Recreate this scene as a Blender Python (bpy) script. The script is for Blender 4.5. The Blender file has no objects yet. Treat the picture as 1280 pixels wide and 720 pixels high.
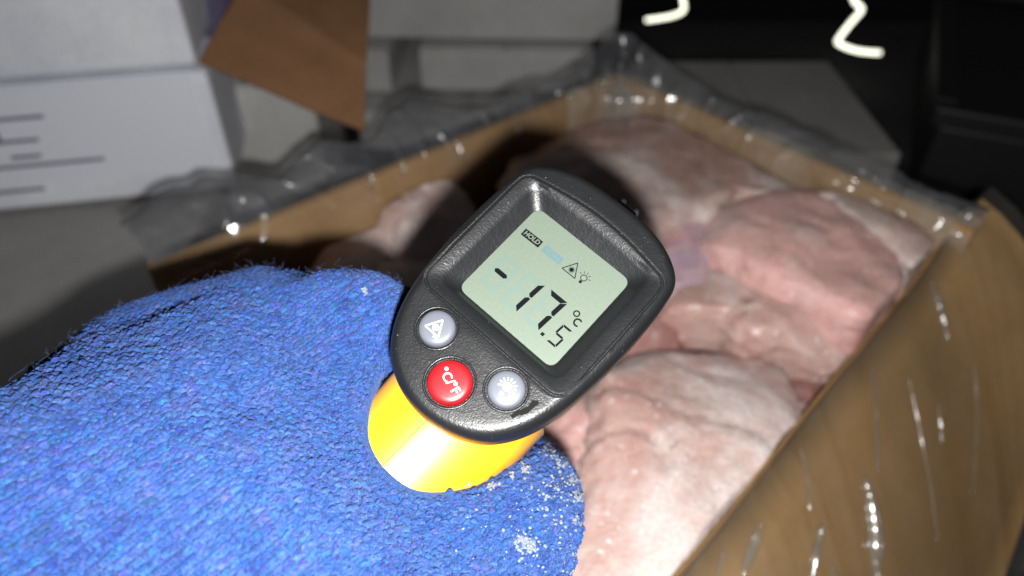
import bpy, bmesh, math, random
import numpy as np
from mathutils import Vector, Matrix, noise
from mathutils.bvhtree import BVHTree

random.seed(7)
rng = np.random.default_rng(7)
R = math.radians
scene = bpy.context.scene
col = scene.collection

# ------------------------------------------------------------------ camera
PITCH = R(40)
CAM = Vector((0, 0, 0.404))
SP, CP = math.sin(PITCH), math.cos(PITCH)
FPX = 931.0
cam_d = bpy.data.cameras.new('camera')
cam = bpy.data.objects.new('camera', cam_d)
col.objects.link(cam)
cam.location = CAM
cam.rotation_euler = (R(90) - PITCH, 0, 0)
cam_d.sensor_width = 36
cam_d.lens = FPX / 1280 * 36
cam_d.clip_start = 0.005
cam_d.clip_end = 50
cam_d.dof.use_dof = True
cam_d.dof.focus_distance = 0.158
cam_d.dof.aperture_fstop = 10.0
scene.camera = cam

# ------------------------------------------------------------------ world, flash lamp, exposure
world = bpy.data.worlds.new('World')
scene.world = world
world.use_nodes = True
world.node_tree.nodes['Background'].inputs[0].default_value = (0.80, 0.88, 1.0, 1)
world.node_tree.nodes['Background'].inputs[1].default_value = 0.02


def cw(x, y, d):
    """a point right x, down y, ahead d of the lens -> world"""
    return Vector((CAM.x + x, CAM.y - y * SP + d * CP, CAM.z - y * CP - d * SP))


def P(px, py, d):
    return cw((px - 640) / FPX * d, (py - 360) / FPX * d, d)


def G(px, py, z):
    a = P(px, py, 1.0) - CAM
    return CAM + a * ((z - CAM.z) / a.z)


fl = bpy.data.lights.new('phone_flash', 'SPOT')
fl.energy = 6.4
fl.color = (1.0, 0.985, 0.96)
fl.spot_size = R(160)
fl.spot_blend = 1.0
fl.shadow_soft_size = 0.0036
flo = bpy.data.objects.new('phone_flash', fl)
flo.location = cw(0.005, 0.0155, 0.0)
flo.rotation_euler = (R(90) - PITCH, 0, 0)
col.objects.link(flo)

scene.view_settings.view_transform = 'Standard'
scene.view_settings.look = 'None'
scene.view_settings.exposure = 0.0
scene.view_settings.gamma = 1.0
scene.view_settings.use_curve_mapping = False
scene.cycles.max_bounces = 8
scene.cycles.transparent_max_bounces = 12


# ------------------------------------------------------------------ helpers
def mat(name, color=(0.5, 0.5, 0.5), rough=0.5, **kw):
    m = bpy.data.materials.new(name)
    m.use_nodes = True
    b = m.node_tree.nodes['Principled BSDF']
    b.inputs['Base Color'].default_value = (*color, 1)
    b.inputs['Roughness'].default_value = rough
    for k, v in kw.items():
        b.inputs[k.replace('_', ' ')].default_value = v
    return m


def nodes(m):
    nt = m.node_tree
    return nt, nt.nodes, nt.links, nt.nodes['Principled BSDF']


def nz(nt, scale, detail=4, rough=0.55, coord='Object', stretch=None, dist=0.0):
    tc = nt.nodes.new('ShaderNodeTexCoord')
    n = nt.nodes.new('ShaderNodeTexNoise')
    n.inputs['Scale'].default_value = scale
    n.inputs['Detail'].default_value = detail
    n.inputs['Roughness'].default_value = rough
    n.inputs['Distortion'].default_value = dist
    src = tc.outputs[coord]
    if stretch:
        mp = nt.nodes.new('ShaderNodeMapping')
        mp.inputs['Scale'].default_value = stretch
        nt.links.new(src, mp.inputs[0])
        src = mp.outputs[0]
    nt.links.new(src, n.inputs['Vector'])
    return n


def ramp(nt, fac, stops):
    r = nt.nodes.new('ShaderNodeValToRGB')
    e = r.color_ramp.elements
    while len(e) < len(stops):
        e.new(0.5)
    for el, (p, c) in zip(e, stops):
        el.position = p
        el.color = (*c, 1) if len(c) == 3 else c
    nt.links.new(fac, r.inputs[0])
    return r


def mixc(nt, fac, a, b, mode='MIX'):
    m = nt.nodes.new('ShaderNodeMix')
    m.data_type = 'RGBA'
    m.blend_type = mode
    for s, v in ((0, fac), (6, a), (7, b)):
        if isinstance(v, bpy.types.NodeSocket):
            nt.links.new(v, m.inputs[s])
        elif isinstance(v, (int, float)):
            m.inputs[s].default_value = v
        else:
            m.inputs[s].default_value = (*v, 1)
    return m.outputs[2]


def bump(nt, h, strength, dist, target, normal=None):
    b = nt.nodes.new('ShaderNodeBump')
    b.inputs['Strength'].default_value = strength
    b.inputs['Distance'].default_value = dist
    nt.links.new(h, b.inputs['Height'])
    if normal:
        nt.links.new(normal, b.inputs['Normal'])
    if target:
        nt.links.new(b.outputs[0], target)
    return b.outputs[0]


def mesh_obj(name, verts, faces, m, parent=None, smooth=True):
    me = bpy.data.meshes.new(name)
    me.from_pydata([tuple(v) for v in verts], [], faces)
    me.validate()
    me.update()
    if smooth:
        me.polygons.foreach_set('use_smooth', [True] * len(me.polygons))
    if m:
        me.materials.append(m)
    o = bpy.data.objects.new(name, me)
    col.objects.link(o)
    o.parent = parent
    return o


def bm_obj(name, bm, m, parent=None, smooth=False):
    me = bpy.data.meshes.new(name)
    bmesh.ops.recalc_face_normals(bm, faces=bm.faces)
    bm.to_mesh(me)
    bm.free()
    if smooth:
        me.polygons.foreach_set('use_smooth', [True] * len(me.polygons))
    if m:
        me.materials.append(m)
    o = bpy.data.objects.new(name, me)
    col.objects.link(o)
    o.parent = parent
    return o


def tag(o, label=None, cat=None, group=None, kind=None):
    if label: o['label'] = label
    if cat: o['category'] = cat
    if group: o['group'] = group
    if kind: o['kind'] = kind
    return o


def empty(name, loc=(0, 0, 0)):
    o = bpy.data.objects.new(name, None)
    o.empty_display_size = 0.01
    col.objects.link(o)
    o.location = loc
    return o


def box_bm(x0, x1, y0, y1, z0, z1, bevel=0.0, xf=None):
    bm = bmesh.new()
    bmesh.ops.create_cube(bm, size=1.0)
    for v in bm.verts:
        v.co = Vector((x0 + (v.co.x + .5) * (x1 - x0), y0 + (v.co.y + .5) * (y1 - y0), z0 + (v.co.z + .5) * (z1 - z0)))
    if bevel:
        bmesh.ops.bevel(bm, geom=bm.edges[:], offset=bevel, segments=2, affect='EDGES', profile=0.5)
    if xf is not None:
        bmesh.ops.transform(bm, matrix=xf, verts=bm.verts)
    return bm


def evaluated(o):
    bpy.context.view_layer.update()
    dg = bpy.context.evaluated_depsgraph_get()
    return bpy.data.meshes.new_from_object(o.evaluated_get(dg))


# ------------------------------------------------------------------ materials
def black_plastic():
    m = mat('black_plastic', (0.007, 0.0075, 0.0085), 0.40)
    nt, N, L, b = nodes(m)
    n = nz(nt, 2600, 2, 0.6)
    n2 = nz(nt, 1500, 2, 0.5)
    add = nt.nodes.new('ShaderNodeMath'); add.operation = 'ADD'
    L.new(n.outputs[0], add.inputs[0]); L.new(n2.outputs[0], add.inputs[1])
    bump(nt, add.outputs[0], 0.60, 0.00009, b.inputs['Normal'])
    n3 = nz(nt, 90, 4, 0.7)
    r = ramp(nt, n3.outputs[0], [(0.3, (0.34,) * 3), (0.75, (0.44,) * 3)])
    L.new(r.outputs[0], b.inputs['Roughness'])
    # fine frost dust, a few pale specks
    n4 = nz(nt, 1500, 1, 0.5)
    r4 = ramp(nt, n4.outputs[0], [(0.78, (0.007, 0.0075, 0.0085)), (0.82, (0.10, 0.105, 0.11))])
    L.new(r4.outputs[0], b.inputs['Base Color'])
    return m


def yellow_plastic():
    m = mat('yellow_plastic', (0.95, 0.41, 0.003), 0.50)
    m.node_tree.nodes['Principled BSDF'].inputs['Coat Weight'].default_value = 0.8
    m.node_tree.nodes['Principled BSDF'].inputs['Coat Roughness'].default_value = 0.43
    nt, N, L, b = nodes(m)
    n = nz(nt, 900, 3, 0.5)
    bump(nt, n.outputs[0], 0.15, 0.0001, b.inputs['Normal'])
    b.inputs['Specular IOR Level'].default_value = 0.9
    b.inputs['Subsurface Weight'].default_value = 0.12
    b.inputs['Subsurface Radius'].default_value = (0.004, 0.002, 0.0005)
    return m


def lcd_mat():
    m = mat('liquid_crystal', (0.115, 0.152, 0.098), 0.55)
    nt, N, L, b = nodes(m)
    n = nz(nt, 1400, 3, 0.75)
    c1 = ramp(nt, n.outputs[0], [(0.3, (0.077, 0.104, 0.084)), (0.7, (0.095, 0.116, 0.085))])
    L.new(c1.outputs[0], b.inputs['Base Color'])
    b.inputs['Coat Weight'].default_value = 0.15
    b.inputs['Coat Roughness'].default_value = 0.25
    return m


def cardboard(name, c, dark=0.8):
    m = mat(name, c, 0.85)
    nt, N, L, b = nodes(m)
    n = nz(nt, 18, 5, 0.65)
    n2 = nz(nt, 260, 5, 0.75)
    r = ramp(nt, n.outputs[0], [(0.3, tuple(x * dark for x in c)), (0.7, tuple(min(1, x * 1.12) for x in c))])
    r2 = ramp(nt, n2.outputs[0], [(0.3, (0.90,) * 3), (0.7, (1.05,) * 3)])
    L.new(mixc(nt, 1.0, r.outputs[0], r2.outputs[0], 'MULTIPLY'), b.inputs['Base Color'])
    bump(nt, n2.outputs[0], 0.25, 0.0006, b.inputs['Normal'])
    return m


def film_mat(name='clear_film', diff=0.12, tint=(0.82, 0.84, 0.88), gloss=0.085, rg=0.10):
    """thin clear polythene: mostly see-through, milky where creased, glossy"""
    m = bpy.data.materials.new(name)
    m.use_nodes = True
    nt = m.node_tree
    for n in list(nt.nodes):
        nt.nodes.remove(n)
    out = nt.nodes.new('ShaderNodeOutputMaterial')
    tr = nt.nodes.new('ShaderNodeBsdfTransparent')
    tr.inputs[0].default_value = (0.97, 0.97, 0.97, 1)
    df = nt.nodes.new('ShaderNodeBsdfDiffuse')
    df.inputs[0].default_value = (*tint, 1)
    gl = nt.nodes.new('ShaderNodeBsdfGlossy')
    gl.inputs['Roughness'].default_value = rg
    gl.inputs[0].default_value = (0.95, 0.95, 0.95, 1)
    n = nz(nt, 26, 3, 0.5, dist=0.5)
    n2 = nz(nt, 75, 2, 0.5)
    nb = bump(nt, n.outputs[0], 0.22, 0.008, None)
    nb = bump(nt, n2.outputs[0], 0.14, 0.002, gl.inputs['Normal'], nb)
    fr = nt.nodes.new('ShaderNodeLayerWeight')
    fr.inputs[0].default_value = 0.5
    nt.links.new(nb, fr.inputs['Normal'])
    pw = nt.nodes.new('ShaderNodeMath'); pw.operation = 'POWER'; pw.inputs[1].default_value = 4.0
    nt.links.new(fr.outputs['Facing'], pw.inputs[0])
    mm = nt.nodes.new('ShaderNodeMath'); mm.operation = 'MULTIPLY_ADD'
    mm.inputs[1].default_value = 0.16; mm.inputs[2].default_value = gloss
    nt.links.new(pw.outputs[0], mm.inputs[0])
    m1 = nt.nodes.new('ShaderNodeMixShader')
    milk = ramp(nt, n.outputs[0], [(0.35, (diff * 0.7,) * 3), (0.75, (min(1, diff * 1.6),) * 3)])
    nt.links.new(milk.outputs[0], m1.inputs[0])
    nt.links.new(tr.outputs[0], m1.inputs[1]); nt.links.new(df.outputs[0], m1.inputs[2])
    m2 = nt.nodes.new('ShaderNodeMixShader')
    nt.links.new(mm.outputs[0], m2.inputs[0])
    nt.links.new(m1.outputs[0], m2.inputs[1]); nt.links.new(gl.outputs[0], m2.inputs[2])
    nt.links.new(m2.outputs[0], out.inputs[0])
    return m


def meat_mat(name, c_lean, c_fat, c_deep, frost=0.5, seed=0.0, fscale=22):
    m = mat(name, c_lean, 0.42)
    nt, N, L, b = nodes(m)
    st = (1, 1, 1)
    n = nz(nt, 16, 5, 0.6, stretch=(1.0, 1.7, 1.0), dist=0.9)
    n.noise_dimensions = '4D'; n.inputs['W'].default_value = seed
    r = ramp(nt, n.outputs[0], [(0.28, c_deep), (0.44, c_lean), (0.58, c_lean), (0.72, c_fat)])
    # thin veins and membrane
    v = nz(nt, 38, 4, 0.6, dist=2.2)
    v.noise_dimensions = '4D'; v.inputs['W'].default_value = seed + 3
    rv = ramp(nt, v.outputs[0], [(0.47, (0,) * 3), (0.50, (0.5,) * 3), (0.53, (0,) * 3)])
    base = mixc(nt, rv.outputs[0], r.outputs[0], c_deep)
    # frost bloom
    f = nz(nt, fscale, 6, 0.68)
    f.noise_dimensions = '4D'; f.inputs['W'].default_value = seed + 9
    lo = 0.66 - frost * 0.34
    rf = ramp(nt, f.outputs[0], [(lo, (0,) * 3), (lo + 0.17, (0.82,) * 3)])
    g = nz(nt, 520, 3, 0.8)
    rg = ramp(nt, g.outputs[0], [(0.35, (0.55,) * 3), (0.62, (1,) * 3)])
    fm = mixc(nt, 1.0, rf.outputs[0], rg.outputs[0], 'MULTIPLY')
    colr = mixc(nt, fm, base, (0.74, 0.69, 0.67))
    sp_ = nz(nt, 330, 2, 0.5)
    sp_.noise_dimensions = '4D'; sp_.inputs['W'].default_value = seed + 5
    rs_ = ramp(nt, sp_.outputs[0], [(0.66, (0,) * 3), (0.71, (0.9,) * 3)])
    colr = mixc(nt, rs_.outputs[0], colr, (0.82, 0.82, 0.84))
    L.new(colr, b.inputs['Base Color'])
    rr = ramp(nt, rf.outputs[0], [(0, (0.40,) * 3), (0.8, (0.78,) * 3)])
    L.new(rr.outputs[0], b.inputs['Roughness'])
    nb = bump(nt, f.outputs[0], 0.7, 0.006, None)
    nb = bump(nt, g.outputs[0], 0.7, 0.0012, b.inputs['Normal'], nb)
    b.inputs['Subsurface Weight'].default_value = 0.35
    b.inputs['Subsurface Radius'].default_value = (0.009, 0.004, 0.003)
    b.inputs['Coat Weight'].default_value = 0.30
    b.inputs['Coat Roughness'].default_value = 0.26
    return m


def yarn_mat(name, use_attr):
    m = mat(name, (0.02, 0.07, 0.42), 0.85)
    nt, N, L, b = nodes(m)
    n = nz(nt, 150, 3, 0.7)
    n2 = nz(nt, 1500, 3, 0.7)
    r = ramp(nt, n.outputs[0], [(0.32, (0.011, 0.036, 0.150)), (0.5, (0.014, 0.056, 0.198)), (0.68, (0.024, 0.053, 0.175))])
    r2 = ramp(nt, n2.outputs[0], [(0.30, (0.45,) * 3), (0.70, (1.55,) * 3)])
    c = mixc(nt, 1.0, r.outputs[0], r2.outputs[0], 'MULTIPLY')
    if use_attr:
        a = nt.nodes.new('ShaderNodeAttribute')
        a.attribute_name = 'tint'
        c = mixc(nt, 1.0, c, a.outputs['Color'], 'MULTIPLY')
    L.new(c, b.inputs['Base Color'])
    bump(nt, n2.outputs[0], 0.8, 0.0005, b.inputs['Normal'])
    b.inputs['Sheen Weight'].default_value = 0.35
    b.inputs['Sheen Roughness'].default_value = 0.4
    b.inputs['Sheen Tint'].default_value = (0.35, 0.5, 1.0, 1)
    b.inputs['Specular IOR Level'].default_value = 0.15
    return m


MAT = {
    'black': black_plastic(),
    'yellow': yellow_plastic(),
    'lcd': lcd_mat(),
    'ink': mat('display_segment_black', (0.003, 0.004, 0.005), 0.7, Specular_IOR_Level=0.04),
    'ghost': mat('display_segment_faint', (0.074, 0.108, 0.090), 0.6),
    'scan': mat('display_print_pale_blue', (0.048, 0.096, 0.108), 0.6),
    'white_print': mat('white_print', (0.50, 0.51, 0.52), 0.5),
    'rubber_grey': mat('grey_rubber', (0.085, 0.092, 0.112), 0.42),
    'rubber_red': mat('red_rubber', (0.30, 0.005, 0.008), 0.36),
    'scuff': mat('dark_scuff', (0.006, 0.006, 0.006), 0.8, Specular_IOR_Level=0.1),
    'lens': mat('dark_lens', (0.01, 0.01, 0.012), 0.08),
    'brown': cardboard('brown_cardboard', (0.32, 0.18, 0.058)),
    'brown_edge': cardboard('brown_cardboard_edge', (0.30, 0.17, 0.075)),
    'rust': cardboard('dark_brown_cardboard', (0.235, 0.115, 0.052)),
    'white_card': cardboard('white_cardboard', (0.82, 0.85, 0.95), 0.95),
    'grey_card': cardboard('pale_grey_cardboard', (0.55, 0.545, 0.53), 0.9),
    'dull_card': cardboard('dull_grey_cardboard', (0.33, 0.32, 0.30), 0.9),
    'paper': mat('label_paper', (0.84, 0.87, 0.96), 0.7),
    'print': mat('label_print', (0.16, 0.16, 0.24), 0.8),
    'film': film_mat('clear_film', 0.04, gloss=0.05, rg=0.14),
    'film_crumple': film_mat('crumpled_clear_film', 0.17, (0.60, 0.57, 0.52), 0.06, 0.16),
    'film_collar': film_mat('milky_film', 0.42, (0.12, 0.124, 0.135), 0.02, 0.22),
    'film_flap': film_mat('clear_film_creased', 0.055, (0.66, 0.60, 0.50)),
    'film_pleat': film_mat('film_crease', 0.12, (0.62, 0.56, 0.46), 0.22, 0.20),
    'film_purple': film_mat('violet_film', 0.30, (0.16, 0.13, 0.30)),
    'ice': mat('frost_crystal', (0.19, 0.205, 0.235), 0.6, Subsurface_Weight=0.3),
    'floor': cardboard('dark_floor', (0.035, 0.034, 0.038)),
    'crate': mat('black_crate_plastic', (0.012, 0.0115, 0.0125), 0.55),
    'stand': mat('black_metal', (0.01, 0.01, 0.01), 0.5),
}
streak_m = bpy.data.materials.new('light_streak_glow')  # emission standing in for the light streaks
streak_m.use_nodes = True
_b = streak_m.node_tree.nodes['Principled BSDF']
_b.inputs['Emission Color'].default_value = (1.0, 1.0, 0.80, 1)
_b.inputs['Emission Strength'].default_value = 2.2
_b.inputs['Base Color'].default_value = (0.8, 0.8, 0.7, 1)
MAT['streak'] = streak_m

# ------------------------------------------------------------------ the setting
FLOOR = -0.55
bm = box_bm(-3, 3, -1.5, 4, FLOOR - 0.05, FLOOR)
tag(bm_obj('floor', bm, MAT['floor']), kind='structure')
# low platform the cartons stand on (a plain deck in the dark)
bm = box_bm(-0.9, 0.95, -0.2, 1.10, -0.03, -0.002, 0.003)
tag(bm_obj('ground_deck', bm, MAT['floor']), kind='structure')
for k, (xx, yy) in enumerate(((-0.84, -0.14), (0.88, -0.14), (-0.84, 1.0), (0.88, 1.0))):
    tag(bm_obj('deck_leg', box_bm(xx - .04, xx + .04, yy - .04, yy + .04, FLOOR, -0.031), MAT['floor']), kind='structure')


# ------------------------------------------------------------------ cartons round about
def carton(name, x0, x1, y0, y1, z0, z1, m, label, group=None, rot=0.0, pivot=None, tape=False):
    """a closed carton: body, two top flaps with a seam, a strip of tape"""
    piv = Vector((pivot[0], pivot[1], 0)) if pivot else Vector((x1, y0, 0))
    xf = Matrix.Translation(piv) @ Matrix.Rotation(rot, 4, 'Z') @ Matrix.Translation(-piv)
    t = empty(name)
    tag(t, label, 'carton', group)
    bm_obj('body', box_bm(x0, x1, y0, y1, z0 + 0.0015, z1 - 0.003, 0.0035, xf), m, t)
    xm = (x0 + x1) / 2
    bm_obj('top_flap', box_bm(x0 + .001, xm - .001, y0 + .001, y1 - .001, z1 - 0.003, z1, 0.0009, xf), m, t)
    bm_obj('top_flap', box_bm(xm + .001, x1 - .001, y0 + .001, y1 - .001, z1 - 0.003, z1, 0.0009, xf), m, t)
    return t, xf


W, GC = MAT['white_card'], MAT['grey_card']
rot = R(11)
lower, xfl = carton('white_carton', -0.56, -0.2085, 0.484, 0.72, 0.096, 0.191, W,
                    'white carton with a printed label, under another white carton at the left', rot=rot)
upper, xfu = carton('white_carton', -0.56, -0.214, 0.486, 0.71, 0.193, 0.36, W,
                    'plain white carton stacked on top of the labelled one', rot=rot, pivot=(-0.2085, 0.484))
# paper label wrapped on the face of the lower carton, with its printed rules
lab = bm_obj('paper_label', box_bm(-0.50, -0.220, 0.4825, 0.4837, 0.118, 0.1895, 0, xfl), MAT['paper'], lower)
for (px0, px1, py0, th) in ((-60, 56, 153, 5), (-60, 50, 182, 4), (12, 53, 196, 4), (-40, 133, 209, 4), (-60, 58, 244, 4), (-20, 2, 168, 16)):
    inv = xfl.inverted()

    def onface(px, py):
        o = inv @ CAM
        d = (inv.to_3x3() @ (P(px, py, 1) - CAM))
        q = o + d * ((0.482 - o.y) / d.y)
        return q
    a, b_ = onface(px0, py0 - th * .5), onface(px1, py0 - 6 + th * .5 if px1 - px0 > 60 else py0 + th * .5)
    z0, z1 = min(a.z, b_.z), max(a.z, b_.z)
    z0 = (z0 + z1) / 2 - 0.0012 if th < 10 else z0
    z1 = z0 + 0.0024 if th < 10 else z1
    bm_obj('printed_rule', box_bm(a.x, b_.x, 0.4818, 0.4823, z0, z1, 0, xfl), MAT['print'], lab)

carton('pale_carton', -0.255, -0.165, 0.575, 0.74, 0.002, 0.14, GC,
       'narrow grey-white carton in the gap beside the labelled white carton', rot=R(6))
carton('low_carton', -0.75, -0.205, 0.16, 0.50, 0.002, 0.094, MAT['dull_card'],
       'low pale carton lying flat under and in front of the labelled white carton', rot=R(4))
G2 = 'dim pale cartons piled behind the open box'
carton('pale_carton', -0.20, 0.108, 0.76, 0.97, 0.100, 0.24, GC, 'topmost pale carton of the dim pile behind the open box', G2, rot=R(-2))
carton('pale_carton', -0.098, 0.085, 0.745, 0.96, 0.050, 0.098, GC, 'middle pale carton of the dim pile, right of the dark gap', G2, rot=R(-2))
carton('pale_carton', -0.21, -0.128, 0.745, 0.96, 0.050, 0.098, GC, 'small pale carton left of the dark gap in the dim pile', G2, rot=R(-2))
carton('pale_carton', -0.162, 0.07, 0.70, 0.95, 0.002, 0.048, GC, 'bottom pale carton of the dim pile behind the open box', G2, rot=R(-2))
carton('grey_carton', 0.118, 0.316, 0.53, 0.715, 0.002, 0.10, MAT['dull_card'],
       'grey carton standing behind the right far side of the open box')


dk = empty('dark_crate', (0.60, 0.70, 0))
tag(dk, 'black plastic crate barely visible in the dark background at the right', 'crate')
dx_ = Matrix.Rotation(R(-24), 4, 'Z')
bm_obj('body', box_bm(-0.16, 0.2, -0.17, 0.2, 0.0, 0.085, 0.004, dx_), MAT['crate'], dk)
for (x0, x1, y0, y1) in ((-0.168, 0.208, -0.178, -0.158), (-0.168, -0.148, -0.157, 0.2), (-0.168, 0.208, 0.201, 0.221), (0.188, 0.208, -0.157, 0.2)):
    bm_obj('rim', box_bm(x0, x1, y0, y1, 0.086, 0.104, 0.003, dx_), MAT['crate'], dk)

# brown flap hanging off an opened carton that stands above the frame
def sheet(name, c4, th, m, parent, nu=10, nv=10, warp=0.0, seed=0.0):
    """a bent sheet of board through four corners a b c d (a-b bottom, d-c top), with thickness"""
    a, b, c, d = [Vector(q) for q in c4]
    n = (b - a).cross(d - a).normalized()
    V, F = [], []
    for s in (0, 1):
        for j in range(nv + 1):
            for i in range(nu + 1):
                u, v = i / nu, j / nv
                p = a.lerp(b, u).lerp(d.lerp(c, u), v)
                w = noise.noise(Vector((u * 2.1 + seed, v * 2.3, seed))) * warp
                V.append(p + n * (w + (th if s else 0)))
    K = (nu + 1) * (nv + 1)
    idx = lambda s, i, j: s * K + j * (nu + 1) + i
    for j in range(nv):
        for i in range(nu):
            F.append((idx(0, i, j), idx(0, i, j + 1), idx(0, i + 1, j + 1), idx(0, i + 1, j)))
            F.append((idx(1, i, j), idx(1, i + 1, j), idx(1, i + 1, j + 1), idx(1, i, j + 1)))
    rim = [(i, 0) for i in range(nu)] + [(nu, j) for j in range(nv)] + [(i, nv) for i in range(nu, 0, -1)] + [(0, j) for j in range(nv, 0, -1)]
    for k in range(len(rim)):
        p, q = rim[k], rim[(k + 1) % len(rim)]
        F.append((idx(0, *p), idx(0, *q), idx(1, *q), idx(1, *p)))
    o = mesh_obj(name, V, F, m, parent, smooth=False)
    return o


hang = empty('brown_carton', (-0.2, 0.6, 0.3))
tag(hang, 'brown cardboard carton with a creased flap hanging down beside the white cartons', 'carton')
inv = Matrix.Translation((0.2, -0.6, -0.3))
fa, fb = P(250, 80, 0.50), P(456, 166, 0.50)
fm1, fm2 = P(300, -30, 0.63), P(462, 80, 0.615)
ft1, ft2 = P(245, -150, 0.575), P(470, -150, 0.595)
fm1, fm2 = P(305, -20, 0.515), P(458, 80, 0.505)
ft1, ft2 = P(330, -150, 0.60), P(470, -150, 0.61)
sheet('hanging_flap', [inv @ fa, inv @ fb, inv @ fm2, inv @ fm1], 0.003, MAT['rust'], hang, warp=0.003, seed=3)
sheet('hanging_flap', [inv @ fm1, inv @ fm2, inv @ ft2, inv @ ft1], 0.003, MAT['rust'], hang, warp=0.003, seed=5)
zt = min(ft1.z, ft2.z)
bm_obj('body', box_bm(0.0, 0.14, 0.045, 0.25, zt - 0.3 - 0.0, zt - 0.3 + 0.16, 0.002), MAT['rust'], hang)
vf = sheet('violet_wrap', [P(226, 60, 0.54), P(300, 84, 0.535), P(318, -60, 0.585), P(215, -60, 0.59)], 0.0006, MAT['film_purple'], None, 14, 14, 0.02, 8)
tag(vf, 'crumpled violet plastic wrap behind the hanging brown flap', 'plastic wrap')

# ------------------------------------------------------------------ open carton with meat
A0 = Vector((0.074, 0.488, 0)); U = Vector((-0.751, -0.660, 0)); V_ = Vector((0.660, -0.751, 0))
LU, LV = 0.325, 0.226
ZR, ZL = 0.185, 0.163
Q = lambda u, v, z: A0 + U * u + V_ * v + Vector((0, 0, z))
mc = empty('open_carton', Q(LU / 2, LV / 2, 0))
tag(mc, 'open brown cardboard carton lined with clear plastic and full of frozen meat', 'carton')
mi = Matrix.Translation(-mc.location)
TH = 0.005
sheet('wall', [mi @ Q(LU, 0, 0), mi @ Q(0, 0, 0), mi @ Q(0, -.004, ZR), mi @ Q(LU, -.004, ZR)], TH, MAT['brown'], mc, 16, 6, 0.004, 1)
sheet('wall', [mi @ Q(0, 0, 0), mi @ Q(0, LV + .010, 0), mi @ Q(-.004, LV + .016, ZR), mi @ Q(-.004, 0, ZR)], TH, MAT['brown'], mc, 10, 6, 0.003, 2)
sheet('wall', [mi @ Q(0, LV, 0), mi @ Q(LU, LV + .036, 0), mi @ Q(LU, LV + .042, ZL - .016), mi @ Q(0, LV + .004, ZL - .016)], TH, MAT['brown'], mc, 10, 6, 0.002, 3)
sheet('wall', [mi @ Q(LU, LV + .036, 0), mi @ Q(LU, 0, 0), mi @ Q(LU, 0, ZR), mi @ Q(LU, LV + .036, ZL)], TH, MAT['brown'], mc, 10, 6, 0.002, 4)
sheet('bottom', [mi @ Q(LU, 0, 0.003), mi @ Q(LU, LV, 0.003), mi @ Q(0, LV, 0.003), mi @ Q(0, 0, 0.003)], 0.004, MAT['brown'], mc, 2, 2)
# the opened side flap leaning outwards, right foreground
def HZ(u):
    t = min(1, max(0, (u + 0.03) / 0.07)); t = t * t * (3 - 2 * t)
    return ZR - (ZR - ZL) * t


def FO(u, k):
    fl_ = min(1, max(0, (0.09 - u) / 0.12))
    return Q(u, LV + 0.006 + 0.10 * max(0, u) + (0.100 - 0.016 * fl_) * k, HZ(u) - (0.118 - 0.050 * fl_) * k ** 1.3)


OUTN = (V_ * 0.80 + Vector((0, 0, 0.6)))
V, F = [], []
NF, NK = 28, 8
for s_ in (0, 1):
    for i in range(NF + 1):
        for j in range(NK + 1):
            q = FO(-0.032 + (LU + 0.032) * i / NF, j / NK)
            q = q + OUTN * (noise.noise(q * 16) * 0.003 - 0.004 * s_)
            V.append(mi @ q)
KK = (NF + 1) * (NK + 1)
for i in range(NF):
    for j in range(NK):
        a = i * (NK + 1) + j
        F.append((a, a + NK + 1, a + NK + 2, a + 1)); F.append((KK + a, KK + a + 1, KK + a + NK + 2, KK + a + NK + 1))
edge = [(i, 0) for i in range(NF)] + [(NF, j) for j in range(NK)] + [(i, NK) for i in range(NF, 0, -1)] + [(0, j) for j in range(NK, 0, -1)]
for k in range(len(edge)):
    (a, b), (c, d) = edge[k], edge[(k + 1) % len(edge)]
    F.append((a * (NK + 1) + b, c * (NK + 1) + d, KK + c * (NK + 1) + d, KK + a * (NK + 1) + b))
mesh_obj('side_flap', V, F, MAT['brown'], mc)


def ridged(p):
    return 1 - abs(noise.noise(p)) * 2


def folds_upright(p, seed):
    q = Vector((p.x * 30 + seed, p.y * 30, p.z * 9))
    return 0.7 * noise.noise(q) + 0.9 * max(0, ridged(q * 1.7 + Vector((5, 1, 2))) - 0.62) + 0.16 * noise.noise(q * 4.1)


def folds_flap(p, seed):
    # creases fan out down the flap
    c = p.x + 0.18 * p.y
    l = p.y - p.z
    q = Vector((c * 34 + seed + 2.6 * noise.noise(Vector((c * 12, l * 12, seed))), l * 9, seed))
    return 0.55 * noise.noise(q) + 1.9 * max(0, ridged(q * 1.2 + Vector((9, 2, 1))) - 0.60) * (0.4 + 0.9 * abs(noise.noise(Vector((c * 20, l * 22, 3))))) + 0.06 * noise.noise(q * 3.7)


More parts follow.
